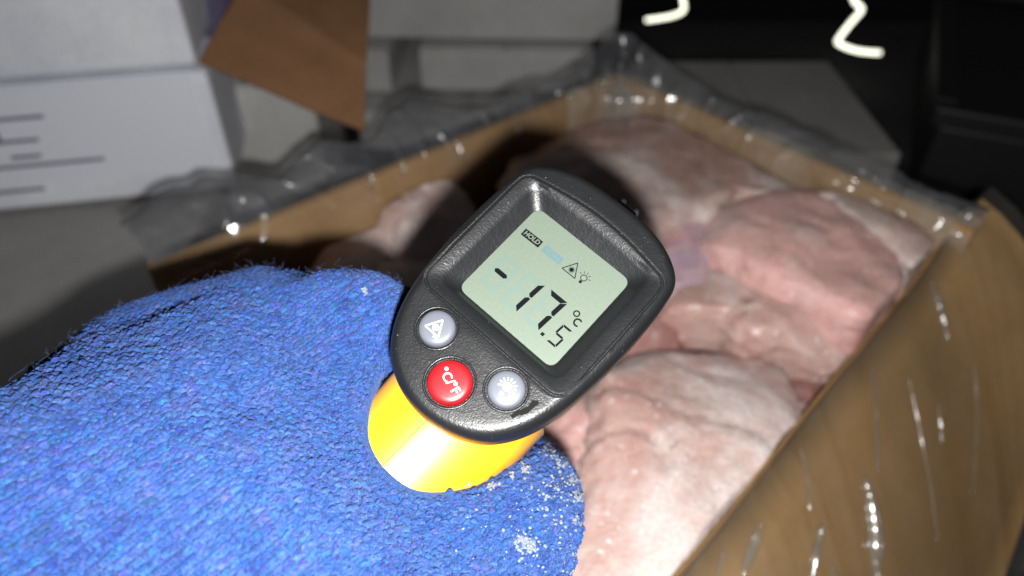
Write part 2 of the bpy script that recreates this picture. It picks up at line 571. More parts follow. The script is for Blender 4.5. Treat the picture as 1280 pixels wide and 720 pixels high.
def film_strip(name, path, ts, m, parent, nstep=220, amp=0.006, ragged=0.008, fold_fn=folds_upright, seed=0.0, off=None, damp=1.0):
    """path(s)->list of profile points (bottom..top) ; a wrinkled sheet swept along it"""
    V, F = [], []
    nt_ = ts
    for i in range(nstep + 1):
        s = i / nstep
        prof = path(s)
        rag = ragged * (noise.noise(Vector((s * 9 + seed, 1.3, 0))) + 0.6 * noise.noise(Vector((s * 31 + seed, 4.1, 0))))
        segs = len(prof) - 1
        for j in range(nt_ + 1):
            f = j / nt_ * segs
            k = min(int(f), segs - 1)
            p = prof[k].lerp(prof[k + 1], f - k)
            if k == segs - 1:
                p = p + (prof[-1] - prof[-2]).normalized() * rag * (f - k)
            wp_ = p + liner.location
            w = fold_fn(wp_, seed)
            p = p + off(s) * (w * amp * min(1.0, damp + j / nt_ * 2.2))
            V.append(p)
    for i in range(nstep):
        for j in range(nt_):
            a = i * (nt_ + 1) + j
            F.append((a, a + nt_ + 1, a + nt_ + 2, a + 1))
    return mesh_obj(name, V, F, m, parent)


liner = empty('plastic_liner', Q(LU / 2, LV / 2, 0.1))
tag(liner, 'wrinkled clear plastic liner standing above the rim of the open carton', 'plastic liner')
li = Matrix.Translation(-liner.location)


def far_path(s):
    # left far wall, rounding the far corner, then the right far wall
    tot = LU + LV + 0.016
    d = s * tot
    if d < LU:
        u, v = LU - d, 0.0
        nrm = -V_
    else:
        u, v = 0.0, d - LU
        nrm = -U
    k = max(0, 1 - abs(d - LU) / 0.03)
    nrm = (nrm + (-(U + V_)).normalized() * k).normalized()
    inn = Q(u, v, 0) - nrm * (0.007 + 0.02 * k)
    peak = 0.017 * math.exp(-((d - LU) / 0.05) ** 2)
    wd = 1.0 if d < LU - 0.16 else max(0.30, 1.0 - (d - LU + 0.16) / 0.14)
    wd *= 1 + 0.45 * noise.noise(Vector((d * 26, 7.7, 0))) + 0.25 * noise.noise(Vector((d * 70, 2.2, 0)))
    dip = 0.012 * noise.noise(Vector((d * 19, 3.1, 0)))
    wall = [inn + Vector((0, 0, 0.12)), inn + Vector((0, 0, ZR - 0.004)), Q(u, v, ZR + 0.006) + nrm * 0.000]
    coll = [Q(u, v, ZR + 0.006) + nrm * 0.000, Q(u, v, ZR + 0.006 + 0.008 * wd + peak * .5) + nrm * 0.012 * wd,
            Q(u, v, ZR + 0.006 + 0.011 * wd + peak + dip * .5) + nrm * 0.024 * wd, Q(u, v, ZR + 0.006 + 0.002 * wd + peak + dip) + nrm * 0.032 * wd]
    return [li @ p for p in wall], [li @ p for p in coll]


def far_off(s):
    d = s * (LU + LV)
    return (V_ if d < LU else U) + Vector((0, 0, 0.25))


SC = (LU - 0.055) / (LU + LV + 0.016)
film_strip('film_sheet', lambda s: far_path(s * SC)[0], 20, MAT['film'], liner, 240, 0.0045, 0.0, seed=2.0, off=lambda s: far_off(s * SC))
crumple = film_strip('crumpled_film', lambda s: far_path(SC + s * (1 - SC))[0], 24, MAT['film_crumple'], liner, 260, 0.0085, 0.0, seed=2.0, off=lambda s: far_off(SC + s * (1 - SC)))
film_strip('film_collar', lambda s: far_path(s)[1], 16, MAT['film_collar'], liner, 360, 0.009, 0.006, seed=2.0, off=far_off)


def flap_path(s):
    u = LU - (LU + 0.036) * s
    base = [Q(u, LV + 0.001 + 0.1 * max(0, u), HZ(u) - 0.03), FO(u, 0) + Vector((0, 0, 0.006))] + [FO(u, k) + OUTN * 0.006 for k in (0.12, 0.35, 0.6, 0.85, 1.02)]
    return [li @ p for p in base]


flap_film = film_strip('film_sheet', flap_path, 48, MAT['film_flap'], liner, 520, 0.0028, 0.004, folds_flap, seed=11.0,
           off=lambda s: OUTN, damp=0.1)
fbv = {}
for ob in [c for c in liner.children]:
    fbv[ob.name] = BVHTree.FromPolygons([v.co + liner.location for v in ob.data.vertices], [tuple(p.vertices) for p in ob.data.polygons])


def pleat(pxs, rad, bv, seed):
    """a rolled crease lying on the film, following the sheet"""
    pts = []
    raw = smooth_path([Vector((x, y, 0)) for x, y in pxs], 10)
    for k, q in enumerate(raw):
        d = (P(q.x + 2.0 * noise.noise(Vector((k * .35, seed, 0))), q.y, 1) - CAM).normalized()
        h = bv.ray_cast(CAM, d)
        if h[0] is None: continue
        n = h[1] if h[1].dot(d) < 0 else -h[1]
        if pts and (h[0] - liner.location - pts[-1]).length > 0.03: break
        pts.append(h[0] + n * rad * 0.2 - liner.location)
    if len(pts) < 4: return
    for _ in range(3):
        pts = [pts[0]] + [(pts[i - 1] + pts[i] * 2 + pts[i + 1]) / 4 for i in range(1, len(pts) - 1)] + [pts[-1]]
    K = len(pts)
    rr_ = [rad * (0.15 + 0.85 * math.sin(math.pi * min(1, max(0, i / (K - 1)))) ** 0.7) * (0.75 + 0.9 * abs(noise.noise(Vector((i * .13, seed, 4))))) for i in range(K)]
    V, F = tube(pts, rr_, 12)
    mesh_obj('film_pleat', V, F, MAT['film_pleat'], liner)


def build_pleats():
    bf = fbv[flap_film.name]
    for k, (pl, r_) in enumerate([
        ([(1163, 352), (1171, 375), (1179, 400), (1184, 424)], 0.0017), ([(1172, 505), (1176, 530), (1177, 552)], 0.0006),
        ([(1080, 596), (1087, 625), (1092, 660), (1093, 700), (1096, 730)], 0.0027), ([(1089, 455), (1095, 510), (1097, 560), (1096, 590)], 0.0008),
        ([(1027, 655), (1021, 690), (1013, 730)], 0.0018), ([(950, 655), (938, 690), (928, 720)], 0.0016), ([(1000, 560), (1010, 600), (1012, 640)], 0.0006),
        ([(1135, 470), (1150, 540), (1165, 620), (1172, 680)], 0.0005), ([(1035, 700), (1045, 722), (1056, 740)], 0.0010), ([(1215, 420), (1222, 520), (1215, 620)], 0.0004),
        ([(905, 690), (898, 715), (890, 740)], 0.0007)]):
        pleat(pl, r_, bf, k * 1.7)
    bw0, bw1 = fbv['film_sheet'], fbv[crumple.name]
    for k, (pl, r_) in enumerate([
        ([(562, 166), (572, 180), (578, 200), (580, 214)], 0.0010), ([(503, 200), (506, 214), (498, 224)], 0.0008), ([(462, 212), (466, 230), (460, 246)], 0.0009),
        ([(738, 98), (756, 104), (764, 116), (758, 126)], 0.0011), ([(690, 120), (700, 126), (716, 122)], 0.0008), ([(918, 140), (930, 152), (936, 160)], 0.0008),
        ([(1090, 220), (1102, 232), (1112, 244)], 0.0009), ([(845, 92), (852, 104), (848, 122)], 0.0008), ([(800, 88), (810, 100), (806, 118)], 0.0009), ([(640, 148), (648, 160), (645, 172)], 0.0007)]):
        pleat(pl, r_, bw0 if pl[0][0] < 680 else bw1, 40 + k * 1.3)


# ------------------------------------------------------------------ meat
def meat(name, outline, z, h, m, label, seed, rough=0.004, top=0.5, group='frozen meat pieces in the open carton', sub=5):
    pts = [G(x, y, z) for x, y in outline]
    c = sum(pts, Vector()) / len(pts)
    ang = sorted((math.atan2(p.y - c.y, p.x - c.x), (p - c).to_2d().length) for p in pts)
    aa = [a for a, _ in ang]; rr = [r for _, r in ang]
    aa = [aa[-1] - 2 * math.pi] + aa + [aa[0] + 2 * math.pi]
    rr = [rr[-1]] + rr + [rr[0]]
    rmean = sum(rr) / len(rr)
    rs = random.Random(int(seed * 100))
    planes = []
    for _ in range(5):
        a_ = rs.uniform(0, 6.283); t_ = rs.uniform(0.15, 0.95)
        planes.append((Vector((math.cos(a_) * (1 - t_), math.sin(a_) * (1 - t_), t_)).normalized(), rs.uniform(0.80, 0.98)))
    bm = bmesh.new()
    bmesh.ops.create_icosphere(bm, subdivisions=sub, radius=1)
    for v in bm.verts:
        d = v.co.normalized()
        hx = math.hypot(d.x, d.y)
        th = math.atan2(d.y, d.x)
        r = float(np.interp(th, aa, rr))
        # superellipse in the vertical section: flat top, round shoulder
        e = 4.6
        q = (abs(hx) ** e + abs(d.z) ** e) ** (-1 / e)
        p = Vector((d.x * q * r, d.y * q * r, d.z * q * h))
        w = p * 30 + Vector((seed * 7.1, seed * 3.3, seed))
        disp = noise.noise(w) * rough * 1.5 + noise.noise(w * 2.4) * rough * 0.7 + noise.noise(w * 6.5) * rough * 0.50 + noise.noise(w * 17) * rough * 0.30
        p += d * disp
        for (kn, kd) in planes:
            e_ = p.x * kn.x / rmean + p.y * kn.y / rmean + p.z * kn.z / h - kd
            if e_ > 0:
                k_ = 0.7 * e_
                p -= Vector((kn.x * rmean, kn.y * rmean, kn.z * h)) * k_
        w2 = p * 26 + Vector((seed * 2.7, seed, seed * 5.1))
        cr_ = max(0.0, 0.10 - abs(noise.noise(w2 + Vector((0, 0, 4))))) * 10
        p -= d * cr_ * rough * 0.40
        wpos = Vector((c.x, c.y, 0)) + Vector((p.x, p.y, 0)) - A0
        uu_, vv_ = wpos.dot(U), wpos.dot(V_)
        u2 = min(max(uu_, 0.012), LU - 0.010)
        v2 = min(max(vv_, 0.012), LV + 0.002 + 0.1 * max(0.0, u2) + 0.003 * noise.noise(w * 1.5))
        p += U * (u2 - uu_) * 0.94 + V_ * (v2 - vv_) * 0.92
        v.co = p
    o = bm_obj(name, bm, m, smooth=True)
    o.location = Vector((c.x, c.y, z - h * top))
    tag(o, label, 'meat', group)
    return o


PINK = ((0.70, 0.43, 0.395), (0.76, 0.60, 0.55), (0.58, 0.245, 0.225))
PALE = ((0.52, 0.335, 0.295), (0.57, 0.46, 0.41), (0.46, 0.22, 0.19))
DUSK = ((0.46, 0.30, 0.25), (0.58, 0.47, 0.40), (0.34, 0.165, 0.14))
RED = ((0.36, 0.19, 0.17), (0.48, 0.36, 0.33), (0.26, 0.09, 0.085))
VIOLET_GLOW = ((0.52, 0.38, 0.43), (0.50, 0.43, 0.66), (0.50, 0.22, 0.25))  # violet glow falling on the meat, put into its colours
mm1 = meat_mat('meat_frosted_pale', *PALE, frost=0.72, seed=1)
mm2 = meat_mat('meat_pink', *PINK, frost=0.34, seed=2, fscale=15)
mm3 = meat_mat('meat_pink_slab', *PALE, frost=0.48, seed=3, fscale=18)
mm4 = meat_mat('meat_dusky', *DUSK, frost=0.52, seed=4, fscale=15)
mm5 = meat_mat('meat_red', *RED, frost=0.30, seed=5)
mm6 = meat_mat('meat_violet_glow', *VIOLET_GLOW, frost=0.35, seed=6)
meat('meat_piece', [(735, 520), (775, 430), (800, 392), (870, 388), (950, 404), (985, 432), (1012, 480), (985, 552), (915, 645), (850, 735), (800, 830), (700, 830), (715, 690), (728, 600)],
     0.166, 0.034, mm1, 'large frost-whitened pale pink meat piece right of the thermometer and glove', 1.3, 0.0034, 0.9, sub=6)
meat('meat_piece', [(880, 262), (895, 212), (945, 186), (1035, 220), (1105, 282), (1146, 340), (1130, 384), (1080, 388), (1000, 350), (930, 312), (886, 286)],
     0.181, 0.020, mm2, 'smooth rosy pink meat piece at the right below the far rim', 2.1, 0.003, 0.9)
meat('meat_piece', [(800, 350), (850, 316), (900, 318), (1000, 366), (1060, 396), (1096, 420), (1072, 436), (980, 412), (900, 386), (820, 376)],
     0.164, 0.018, mm3, 'thin pale slab of meat wedged under the rosy pink piece', 3.4, 0.003, 0.9)
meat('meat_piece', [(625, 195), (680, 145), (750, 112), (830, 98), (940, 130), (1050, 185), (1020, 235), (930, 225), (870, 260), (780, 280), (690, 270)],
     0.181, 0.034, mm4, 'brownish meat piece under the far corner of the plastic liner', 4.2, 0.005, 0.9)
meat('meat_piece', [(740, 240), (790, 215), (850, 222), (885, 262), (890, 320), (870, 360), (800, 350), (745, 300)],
     0.168, 0.028, mm6, 'small meat piece with a violet glow painted into its colour, just beyond the top of the thermometer', 5.2, 0.003, 0.9)
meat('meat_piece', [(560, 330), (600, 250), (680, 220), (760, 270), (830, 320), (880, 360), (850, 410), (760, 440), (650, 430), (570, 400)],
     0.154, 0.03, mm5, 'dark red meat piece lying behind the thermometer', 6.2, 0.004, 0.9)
meat('meat_piece', [(478, 285), (484, 230), (515, 208), (556, 212), (588, 245), (580, 300), (530, 325)],
     0.174, 0.030, mm1, 'pale meat chunk leaning on the left far wall of the carton', 7.2, 0.003, 0.9)
meat('meat_piece', [(360, 335), (400, 285), (470, 270), (540, 290), (560, 340), (480, 400), (390, 390)],
     0.164, 0.026, mm1, 'greyish meat chunk in the shadow above the glove', 8.2, 0.004, 0.9)
meat('meat_piece', [(640, 560), (690, 490), (745, 450), (790, 470), (775, 560), (740, 660), (715, 780), (620, 780)],
     0.156, 0.03, mm2, 'pink meat piece showing between the glove thumb and the large frosted piece', 9.2, 0.004, 0.9)
meat('meat_piece', [(970, 165), (1050, 178), (1130, 235), (1178, 290), (1170, 345), (1120, 310), (1040, 245)],
     0.180, 0.026, mm4, 'brownish strip of meat against the right far wall of the carton', 10.2, 0.003, 0.9)
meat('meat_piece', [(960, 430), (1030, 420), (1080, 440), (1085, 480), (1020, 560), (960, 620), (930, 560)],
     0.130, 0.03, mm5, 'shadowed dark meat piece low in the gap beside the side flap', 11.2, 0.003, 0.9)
meat('meat_piece', [(230, 420), (330, 350), (450, 380), (560, 450), (620, 560), (560, 700), (400, 720), (250, 560)],
     0.142, 0.03, mm2, 'pink meat piece mostly hidden below the glove', 12.2, 0.004, 0.9)


# ------------------------------------------------------------------ light streaks in the dark behind, built as glowing tubes
def tube(pts, rad, n=10, caps=True, closed=False):
    V, F = [], []
    pts = [Vector(p) for p in pts]
    K = len(pts)
    up = None
    for i, p in enumerate(pts):
        a = pts[(i - 1) % K] if (closed or i > 0) else pts[0]
        b = pts[(i + 1) % K] if (closed or i < K - 1) else pts[-1]
        t = (b - a).normalized()
        if up is None:
            up = t.orthogonal().normalized()
        up = (up - t * up.dot(t)).normalized()
        w = t.cross(up)
        r = rad[i] if isinstance(rad, (list, tuple)) else rad
        for k in range(n):
            th = 2 * math.pi * k / n
            V.append(p + (up * math.cos(th) + w * math.sin(th)) * r)
    for i in range(K - (0 if closed else 1)):
        for k in range(n):
            a, b = i * n + k, i * n + (k + 1) % n
            c, d = ((i + 1) % K) * n + (k + 1) % n, ((i + 1) % K) * n + k
            F.append((a, b, c, d))
    if caps and not closed:
        F.append(tuple(range(n - 1, -1, -1)))
        F.append(tuple((K - 1) * n + k for k in range(n)))
    return V, F


def smooth_path(pts, n=8):
    pts = [Vector(p) for p in pts]
    out = []
    for i in range(len(pts) - 1):
        p0, p1, p2, p3 = pts[max(i - 1, 0)], pts[i], pts[i + 1], pts[min(i + 2, len(pts) - 1)]
        for k in range(n):
            t = k / n
            out.append(0.5 * ((2 * p1) + (p2 - p0) * t + (2 * p0 - 5 * p1 + 4 * p2 - p3) * t * t + (3 * p1 - p0 - 3 * p2 + p3) * t ** 3))
    out.append(pts[-1])
    return out


def streak_tube(pxs, d, rad, label):  # a light streak shaped as a solid glowing tube, with an added wire
    base = P(pxs[0][0], pxs[0][1], d)
    t = empty('light_streak_tube', base)
    tag(t, label, 'streak', 'light streaks built as bent tubes in the dark background')
    pp = [P(x, y, d + 0.005 * i) - base for i, (x, y) in enumerate(pxs)]
    V, F = tube(smooth_path(pp, 6), rad, 10)
    mesh_obj('streak_body', V, F, MAT['streak'], t)
    last = pp[-1]
    V, F = tube([last, last + Vector((0, 0, 0.25)), last + Vector((0.0, 0.1, 0.5))], 0.003, 6)
    mesh_obj('added_wire', V, F, MAT['stand'], t)
    return t


build_pleats()
streak_tube([(808, 25), (824, 23), (840, 20), (852, 15), (855, 8), (852, -8), (850, -30)], 0.90, 0.0024, 'short light streak built as a bent glowing tube at the top, left of the longer one')
streak_tube([(1101, 66), (1084, 65), (1066, 62), (1048, 54), (1050, 46), (1064, 28), (1077, 12), (1070, 4), (1066, -6), (1070, -25)], 0.90, 0.0026, 'long zigzag light streak built as a glowing tube at the top right')

# ------------------------------------------------------------------ thermometer
Xd = Vector((.740, .623, -.253)).normalized()
Yd = Vector((.656, -.710, .2556)); Yd = (Yd - Xd * Xd.dot(Yd)).normalized()
O = Vector((0.00715439, -0.00061009, 0.16326478))


def cdir(v):
    return Vector((v.x, -v.y * SP + v.z * CP, -v.y * CP - v.z * SP))


wX, wY = cdir(Xd), cdir(Yd)
wZ = wX.cross(wY)
therm = empty('infrared_thermometer')
Mdev = Matrix(((wX.x, wY.x, wZ.x, 0), (wX.y, wY.y, wZ.y, 0), (wX.z, wY.z, wZ.z, 0), (0, 0, 0, 1)))
Mdev.translation = cw(O.x, O.y, O.z)
therm.matrix_world = Mdev
tag(therm, 'black and yellow handheld infrared thermometer, display reading -17.5 degrees, held in the glove', 'thermometer')
mm = 0.001
CX = -0.3  # symmetry axis of the face, mm


def catmull_closed(pts, n=12):
    out = []
    K = len(pts)
    for i in range(K):
        p0, p1, p2, p3 = [Vector(pts[(i + k) % K]) for k in (-1, 0, 1, 2)]
        for k in range(n):
            t = k / n
            out.append(0.5 * ((2 * p1) + (p2 - p0) * t + (2 * p0 - 5 * p1 + 4 * p2 - p3) * t * t + (3 * p1 - p0 - 3 * p2 + p3) * t ** 3))
    return out


NA = 192


def polar(pts, c=(CX, 0.0)):
    pts = [Vector((p[0], p[1])) for p in pts]
    cc = Vector(c)
    out = []
    th = np.array([math.atan2((p - cc).y, (p - cc).x) for p in pts])
    rr = np.array([(p - cc).length for p in pts])
    o = np.argsort(th)
    th, rr = th[o], rr[o]
    th = np.concatenate([th[-3:] - 2 * np.pi, th, th[:3] + 2 * np.pi]); rr = np.concatenate([rr[-3:], rr, rr[:3]])
    for k in range(NA):
        a = -math.pi + 2 * math.pi * (k + 0.5) / NA
        r = float(np.interp(a, th, rr))
        out.append(cc + Vector((math.cos(a), math.sin(a))) * r)
    return out


def offset(ring, d):
    K = len(ring)
    out = []
    for i in range(K):
        t = (ring[(i + 1) % K] - ring[i - 1]).normalized()
        out.append(ring[i] + Vector((t.y, -t.x)) * d)
    return out


half = [(0, 26.3), (7, 26.0), (13, 24.8), (18.3, 22.3), (21.6, 19.0), (22.6, 14.5), (23.1, 8), (23.2, 0), (22.8, -8), (21.9, -16), (20.3, -23), (17.6, -29), (13.4, -34), (7.2, -37.4), (0, -38.6)]
outl = [(CX + x, y) for x, y in half] + [(CX - x, y) for x, y in half[-2:0:-1]]
OUT = polar(catmull_closed(outl[::-1]))


def rrect(x0, x1, y0, y1, r, arch=0.0, n=8):
    pts = []
    for cx, cy, a0 in ((x1 - r, y1 - r, 0), (x0 + r, y1 - r, 90), (x0 + r, y0 + r, 180), (x1 - r, y0 + r, 270)):
        for k in range(n + 1):
            a = R(a0 + 90 * k / n)
            pts.append(Vector((cx + r * math.cos(a), cy + r * math.sin(a))))
        if a0 == 0 or a0 == 180:
            e0 = pts[-1]
            for k in range(1, 12):
                t = k / 12
                xx = x1 - r + (x0 - x1 + 2 * r) * t if a0 == 0 else x0 + r + (x1 - x0 - 2 * r) * t
                yy = y1 + arch * math.sin(math.pi * t) if a0 == 0 else y0
                pts.append(Vector((xx, yy)))
        else:
            for k in range(1, 12):
                t = k / 12
                yy = y1 - r + (y0 - y1 + 2 * r) * t if a0 == 90 else y0 + r + (y1 - y0 - 2 * r) * t
                pts.append(Vector((x0 if a0 == 90 else x1, yy)))
    return pts


FR = polar(rrect(-20.6, 20.0, -17.9, 17.6, 3.4, 2.0))
WE = polar(rrect(-17.0, 16.2, -14.6, 15.8, 2.0, 0.7))
LC = polar(rrect(-13.4, 13.2, -12.8, 12.95, 1.5, 0.0))
rings = []


def ring(src, off, z):
    rings.append([Vector((p.x * mm, p.y * mm, z * mm)) for p in offset(src, off)])


ring(OUT, -6.0, -8.0)
ring(OUT, -1.2, -8.0)
ring(OUT, -0.5, -7.8); ring(OUT, -0.15, -5.0); ring(OUT, 0.0, -1.0); ring(OUT, -0.10, 0.3); ring(OUT, -0.45, 1.5); ring(OUT, -1.0, 2.35); ring(OUT, -1.7, 2.85); ring(OUT, -2.3, 3.02)
a_r = offset(OUT, -2.3); f_r = offset(FR, 0.45)
for k in range(1, 7):
    t = k / 7
    rings.append([Vector((p.x * (1 - t) * mm + q.x * t * mm, p.y * (1 - t) * mm + q.y * t * mm, (3.02 + 0.1 * t) * mm)) for p, q in zip(a_r, f_r)])
ring(FR, 0.45, 3.12); ring(FR, 0.25, 3.05); ring(FR, 0.08, 2.62); ring(FR, -0.12, 2.62); ring(FR, -0.30, 3.15); ring(FR, -0.55, 3.30); ring(FR, -1.1, 3.22)
ring(WE, 0.9, 2.75); ring(WE, 0.25, 2.45); ring(WE, -0.15, 2.05)
ring(LC, 0.35, -0.45); ring(LC, 0.12, -0.62); ring(LC, -0.6, -0.65)
V = [p for r_ in rings for p in r_]
F = []
for i in range(len(rings) - 1):
    for k in range(NA):
        a, b = i * NA + k, i * NA + (k + 1) % NA
        F.append((a, b, b + NA, a + NA))
# close the front well floor and the back
V.append(Vector((CX * mm, 0, -0.65 * mm))); cf = len(V) - 1
V.append(Vector((CX * mm, 0, -8.0 * mm))); cb = len(V) - 1
n0 = (len(rings) - 1) * NA
for k in range(NA):
    F.append((n0 + k, n0 + (k + 1) % NA, cf))
    F.append(((k + 1) % NA, k, cb))
shell = mesh_obj('display_housing', V, F, MAT['black'], None)
bmt = bmesh.new(); bmt.from_mesh(shell.data); bmesh.ops.recalc_face_normals(bmt, faces=bmt.faces); bmt.to_mesh(shell.data); bmt.free()
BTN = [(-9.75, -23.3, 4.0, 'grey'), (0.35, -29.9, 4.75, 'red'), (9.95, -23.2, 4.0, 'grey')]
bmc = bmesh.new()
for x, y, r, _ in BTN:
    bmesh.ops.create_cone(bmc, cap_ends=True, segments=48, radius1=(r + 0.55) * mm, radius2=(r + 0.55) * mm, depth=5 * mm,
                          matrix=Matrix.Translation((x * mm, y * mm, 4.3 * mm)))
cut = bm_obj('cut', bmc, None)
mod = shell.modifiers.new('b', 'BOOLEAN'); mod.object = cut; mod.operation = 'DIFFERENCE'; mod.solver = 'EXACT'
me2 = evaluated(shell)
shell.modifiers.clear()
shell.data = me2
me2.polygons.foreach_set('use_smooth', [True] * len(me2.polygons))
try:
    me2.set_sharp_from_angle(angle=R(38))
except Exception:
    pass
bpy.data.objects.remove(cut)
shell.parent = therm

# display glass
lcd = mesh_obj('display', [Vector((p.x * mm, p.y * mm, 0)) for p in offset(LC, 0.28)] + [Vector((p.x * mm, p.y * mm, -0.5 * mm)) for p in offset(LC, 0.28)],
               [tuple(range(NA))] + [tuple(range(2 * NA - 1, NA - 1, -1))] + [(k, NA + k, NA + (k + 1) % NA, (k + 1) % NA) for k in range(NA)], MAT['lcd'], therm, smooth=False)


def flat(name, polys, z, m, parent, th=0.03):
    """flat print: thin raised polygons, mm"""
    bm = bmesh.new()
    for pl in polys:
        vs = [bm.verts.new((x * mm, y * mm, z * mm)) for x, y in pl]
        try:
            f = bm.faces.new(vs)
        except ValueError:
            continue
        e = bmesh.ops.extrude_face_region(bm, geom=[f])
        for g in e['geom']:
            if isinstance(g, bmesh.types.BMVert):
                g.co.z += th * mm
    return bm_obj(name, bm, m, parent)


def circ(x, y, r, n=24, a0=0, a1=360):
    return [(x + r * math.cos(R(a0 + (a1 - a0) * k / n)), y + r * math.sin(R(a0 + (a1 - a0) * k / n))) for k in range(n + (0 if a1 - a0 == 360 else 1))]


def ringp(x, y, r0, r1, a0=0, a1=360, n=24):
    out = []
    for k in range(n):
        t0, t1 = R(a0 + (a1 - a0) * k / n), R(a0 + (a1 - a0) * (k + 1) / n)
        out.append([(x + r0 * math.cos(t0), y + r0 * math.sin(t0)), (x + r1 * math.cos(t0), y + r1 * math.sin(t0)),
                    (x + r1 * math.cos(t1), y + r1 * math.sin(t1)), (x + r0 * math.cos(t1), y + r0 * math.sin(t1))])
    return out


def bar(x0, y0, x1, y1, w):
    dx, dy = x1 - x0, y1 - y0
    l = math.hypot(dx, dy); nx, ny = -dy / l * w / 2, dx / l * w / 2
    return [(x0 + nx, y0 + ny), (x1 + nx, y1 + ny), (x1 - nx, y1 - ny), (x0 - nx, y0 - ny)]


def text_mesh(name, s, size, x, y, z, m, parent, rotz=0.0, bold=0.0, shear=0.0, th=0.02):
    cu = bpy.data.curves.new(name, 'FONT')
    cu.body = s; cu.size = size * mm; cu.align_x = 'CENTER'; cu.align_y = 'CENTER'
    cu.offset = bold * mm; cu.shear = shear; cu.extrude = th * mm / 2
    t = bpy.data.objects.new(name, cu)
    col.objects.link(t)
    me = evaluated(t)
    bpy.data.objects.remove(t)
    me.transform(Matrix.Translation((x * mm, y * mm, z * mm)) @ Matrix.Rotation(rotz, 4, 'Z'))
    me.materials.clear(); me.materials.append(m)
    o = bpy.data.objects.new(name, me)
    col.objects.link(o); o.parent = parent
    return o


SL = 0.075


def seg_digit(x, y, w, h, t, on, ghost=True, name='digit', g=0.12):
    """seven segments; (x,y) is the lower left corner"""
    sh = lambda pl: [(px + SL * (py - y), py) for px, py in pl]
    hh = h / 2
    S = {
        'a': [(x + g, y + h), (x + w - g, y + h), (x + w - t, y + h - t), (x + t, y + h - t)],
        'd': [(x + g, y), (x + w - g, y), (x + w - t, y + t), (x + t, y + t)],
        'g': [(x + t * .6, y + hh), (x + t * 1.1, y + hh + t * .5), (x + w - t * 1.1, y + hh + t * .5), (x + w - t * .6, y + hh), (x + w - t * 1.1, y + hh - t * .5), (x + t * 1.1, y + hh - t * .5)],
        'b': [(x + w, y + h - g * 2), (x + w, y + hh + g * 1.5), (x + w - t * .5, y + hh + g), (x + w - t, y + hh + t * .6), (x + w - t, y + h - t - g)],
        'c': [(x + w, y + g * 2), (x + w, y + hh - g * 1.5), (x + w - t * .5, y + hh - g), (x + w - t, y + hh - t * .6), (x + w - t, y + t + g)],
        'f': [(x, y + h - g * 2), (x, y + hh + g * 1.5), (x + t * .5, y + hh + g), (x + t, y + hh + t * .6), (x + t, y + h - t - g)],
        'e': [(x, y + g * 2), (x, y + hh - g * 1.5), (x + t * .5, y + hh - g), (x + t, y + hh - t * .6), (x + t, y + t + g)],
    }
    flat(name, [sh(S[k]) for k in on], 0.012, MAT['ink'], lcd)
    if ghost:
        flat('faint_segment', [sh(S[k]) for k in 'abcdefg' if k not in on], 0.004, MAT['ghost'], lcd, 0.015)


seg_digit(-11.9, -8.9, 5.0, 9.1, 1.12, 'g', name='minus_segment')
seg_digit(-5.4, -8.9, 4.9, 9.1, 1.12, 'bc', name='digit')
seg_digit(0.95, -8.9, 4.9, 9.1, 1.12, 'abc', name='digit')
seg_digit(8.55, -9.2, 2.55, 5.2, 0.48, 'afgcd', ghost=False, name='digit', g=0.08)
flat('decimal_point', [[(6.65, -9.1), (7.45, -9.1), (7.5, -8.35), (6.7, -8.35)]], 0.012, MAT['ink'], lcd)
flat('degree_sign', ringp(9.5, -0.35, 0.48, 0.78) + ringp(11.0, -1.75, 0.62, 1.0, 50, 310, 20), 0.012, MAT['ink'], lcd)
hold = flat('hold_sign', [[(-12.15, 5.65), (-7.05, 5.75), (-7.15, 7.6), (-12.2, 7.5)]], 0.008, MAT['ink'], lcd)
text_mesh('lettering', 'HOLD', 1.55, -9.65, 6.62, 0.06, MAT['lcd'], hold, rotz=R(1), bold=0.05, shear=0.1)
scn = flat('scan_sign', [[(-6.05, 5.65), (-0.85, 5.75), (-0.95, 7.6), (-6.1, 7.5)]], 0.006, MAT['scan'], lcd)
text_mesh('lettering', 'SCAN', 1.5, -3.5, 6.62, 0.055, MAT['lcd'], scn, rotz=R(1), bold=0.0)
tri = [(2.0, 8.85), (0.2, 5.6), (3.9, 5.6)]
flat('laser_warning_sign', [bar(*tri[k], *tri[(k + 1) % 3], 0.2) for k in range(3)] + [circ(2.03, 6.7, 0.5)]
     + [bar(2.03 + .45 * math.cos(R(a)), 6.7 + .45 * math.sin(R(a)), 2.03 + .85 * math.cos(R(a)), 6.7 + .85 * math.sin(R(a)), 0.09) for a in range(0, 360, 30)], 0.012, MAT['ink'], lcd)
flat('bulb_sign', ringp(5.3, 7.0, 0.62, 0.80) + [[(4.98, 5.5), (5.62, 5.5), (5.62, 6.15), (4.98, 6.15)]]
     + [bar(5.3 + 1.05 * math.cos(R(a)), 7.0 + 1.05 * math.sin(R(a)), 5.3 + 1.6 * math.cos(R(a)), 7.0 + 1.6 * math.sin(R(a)), 0.13) for a in (20, 55, 90, 125, 160)], 0.012, MAT['ink'], lcd)

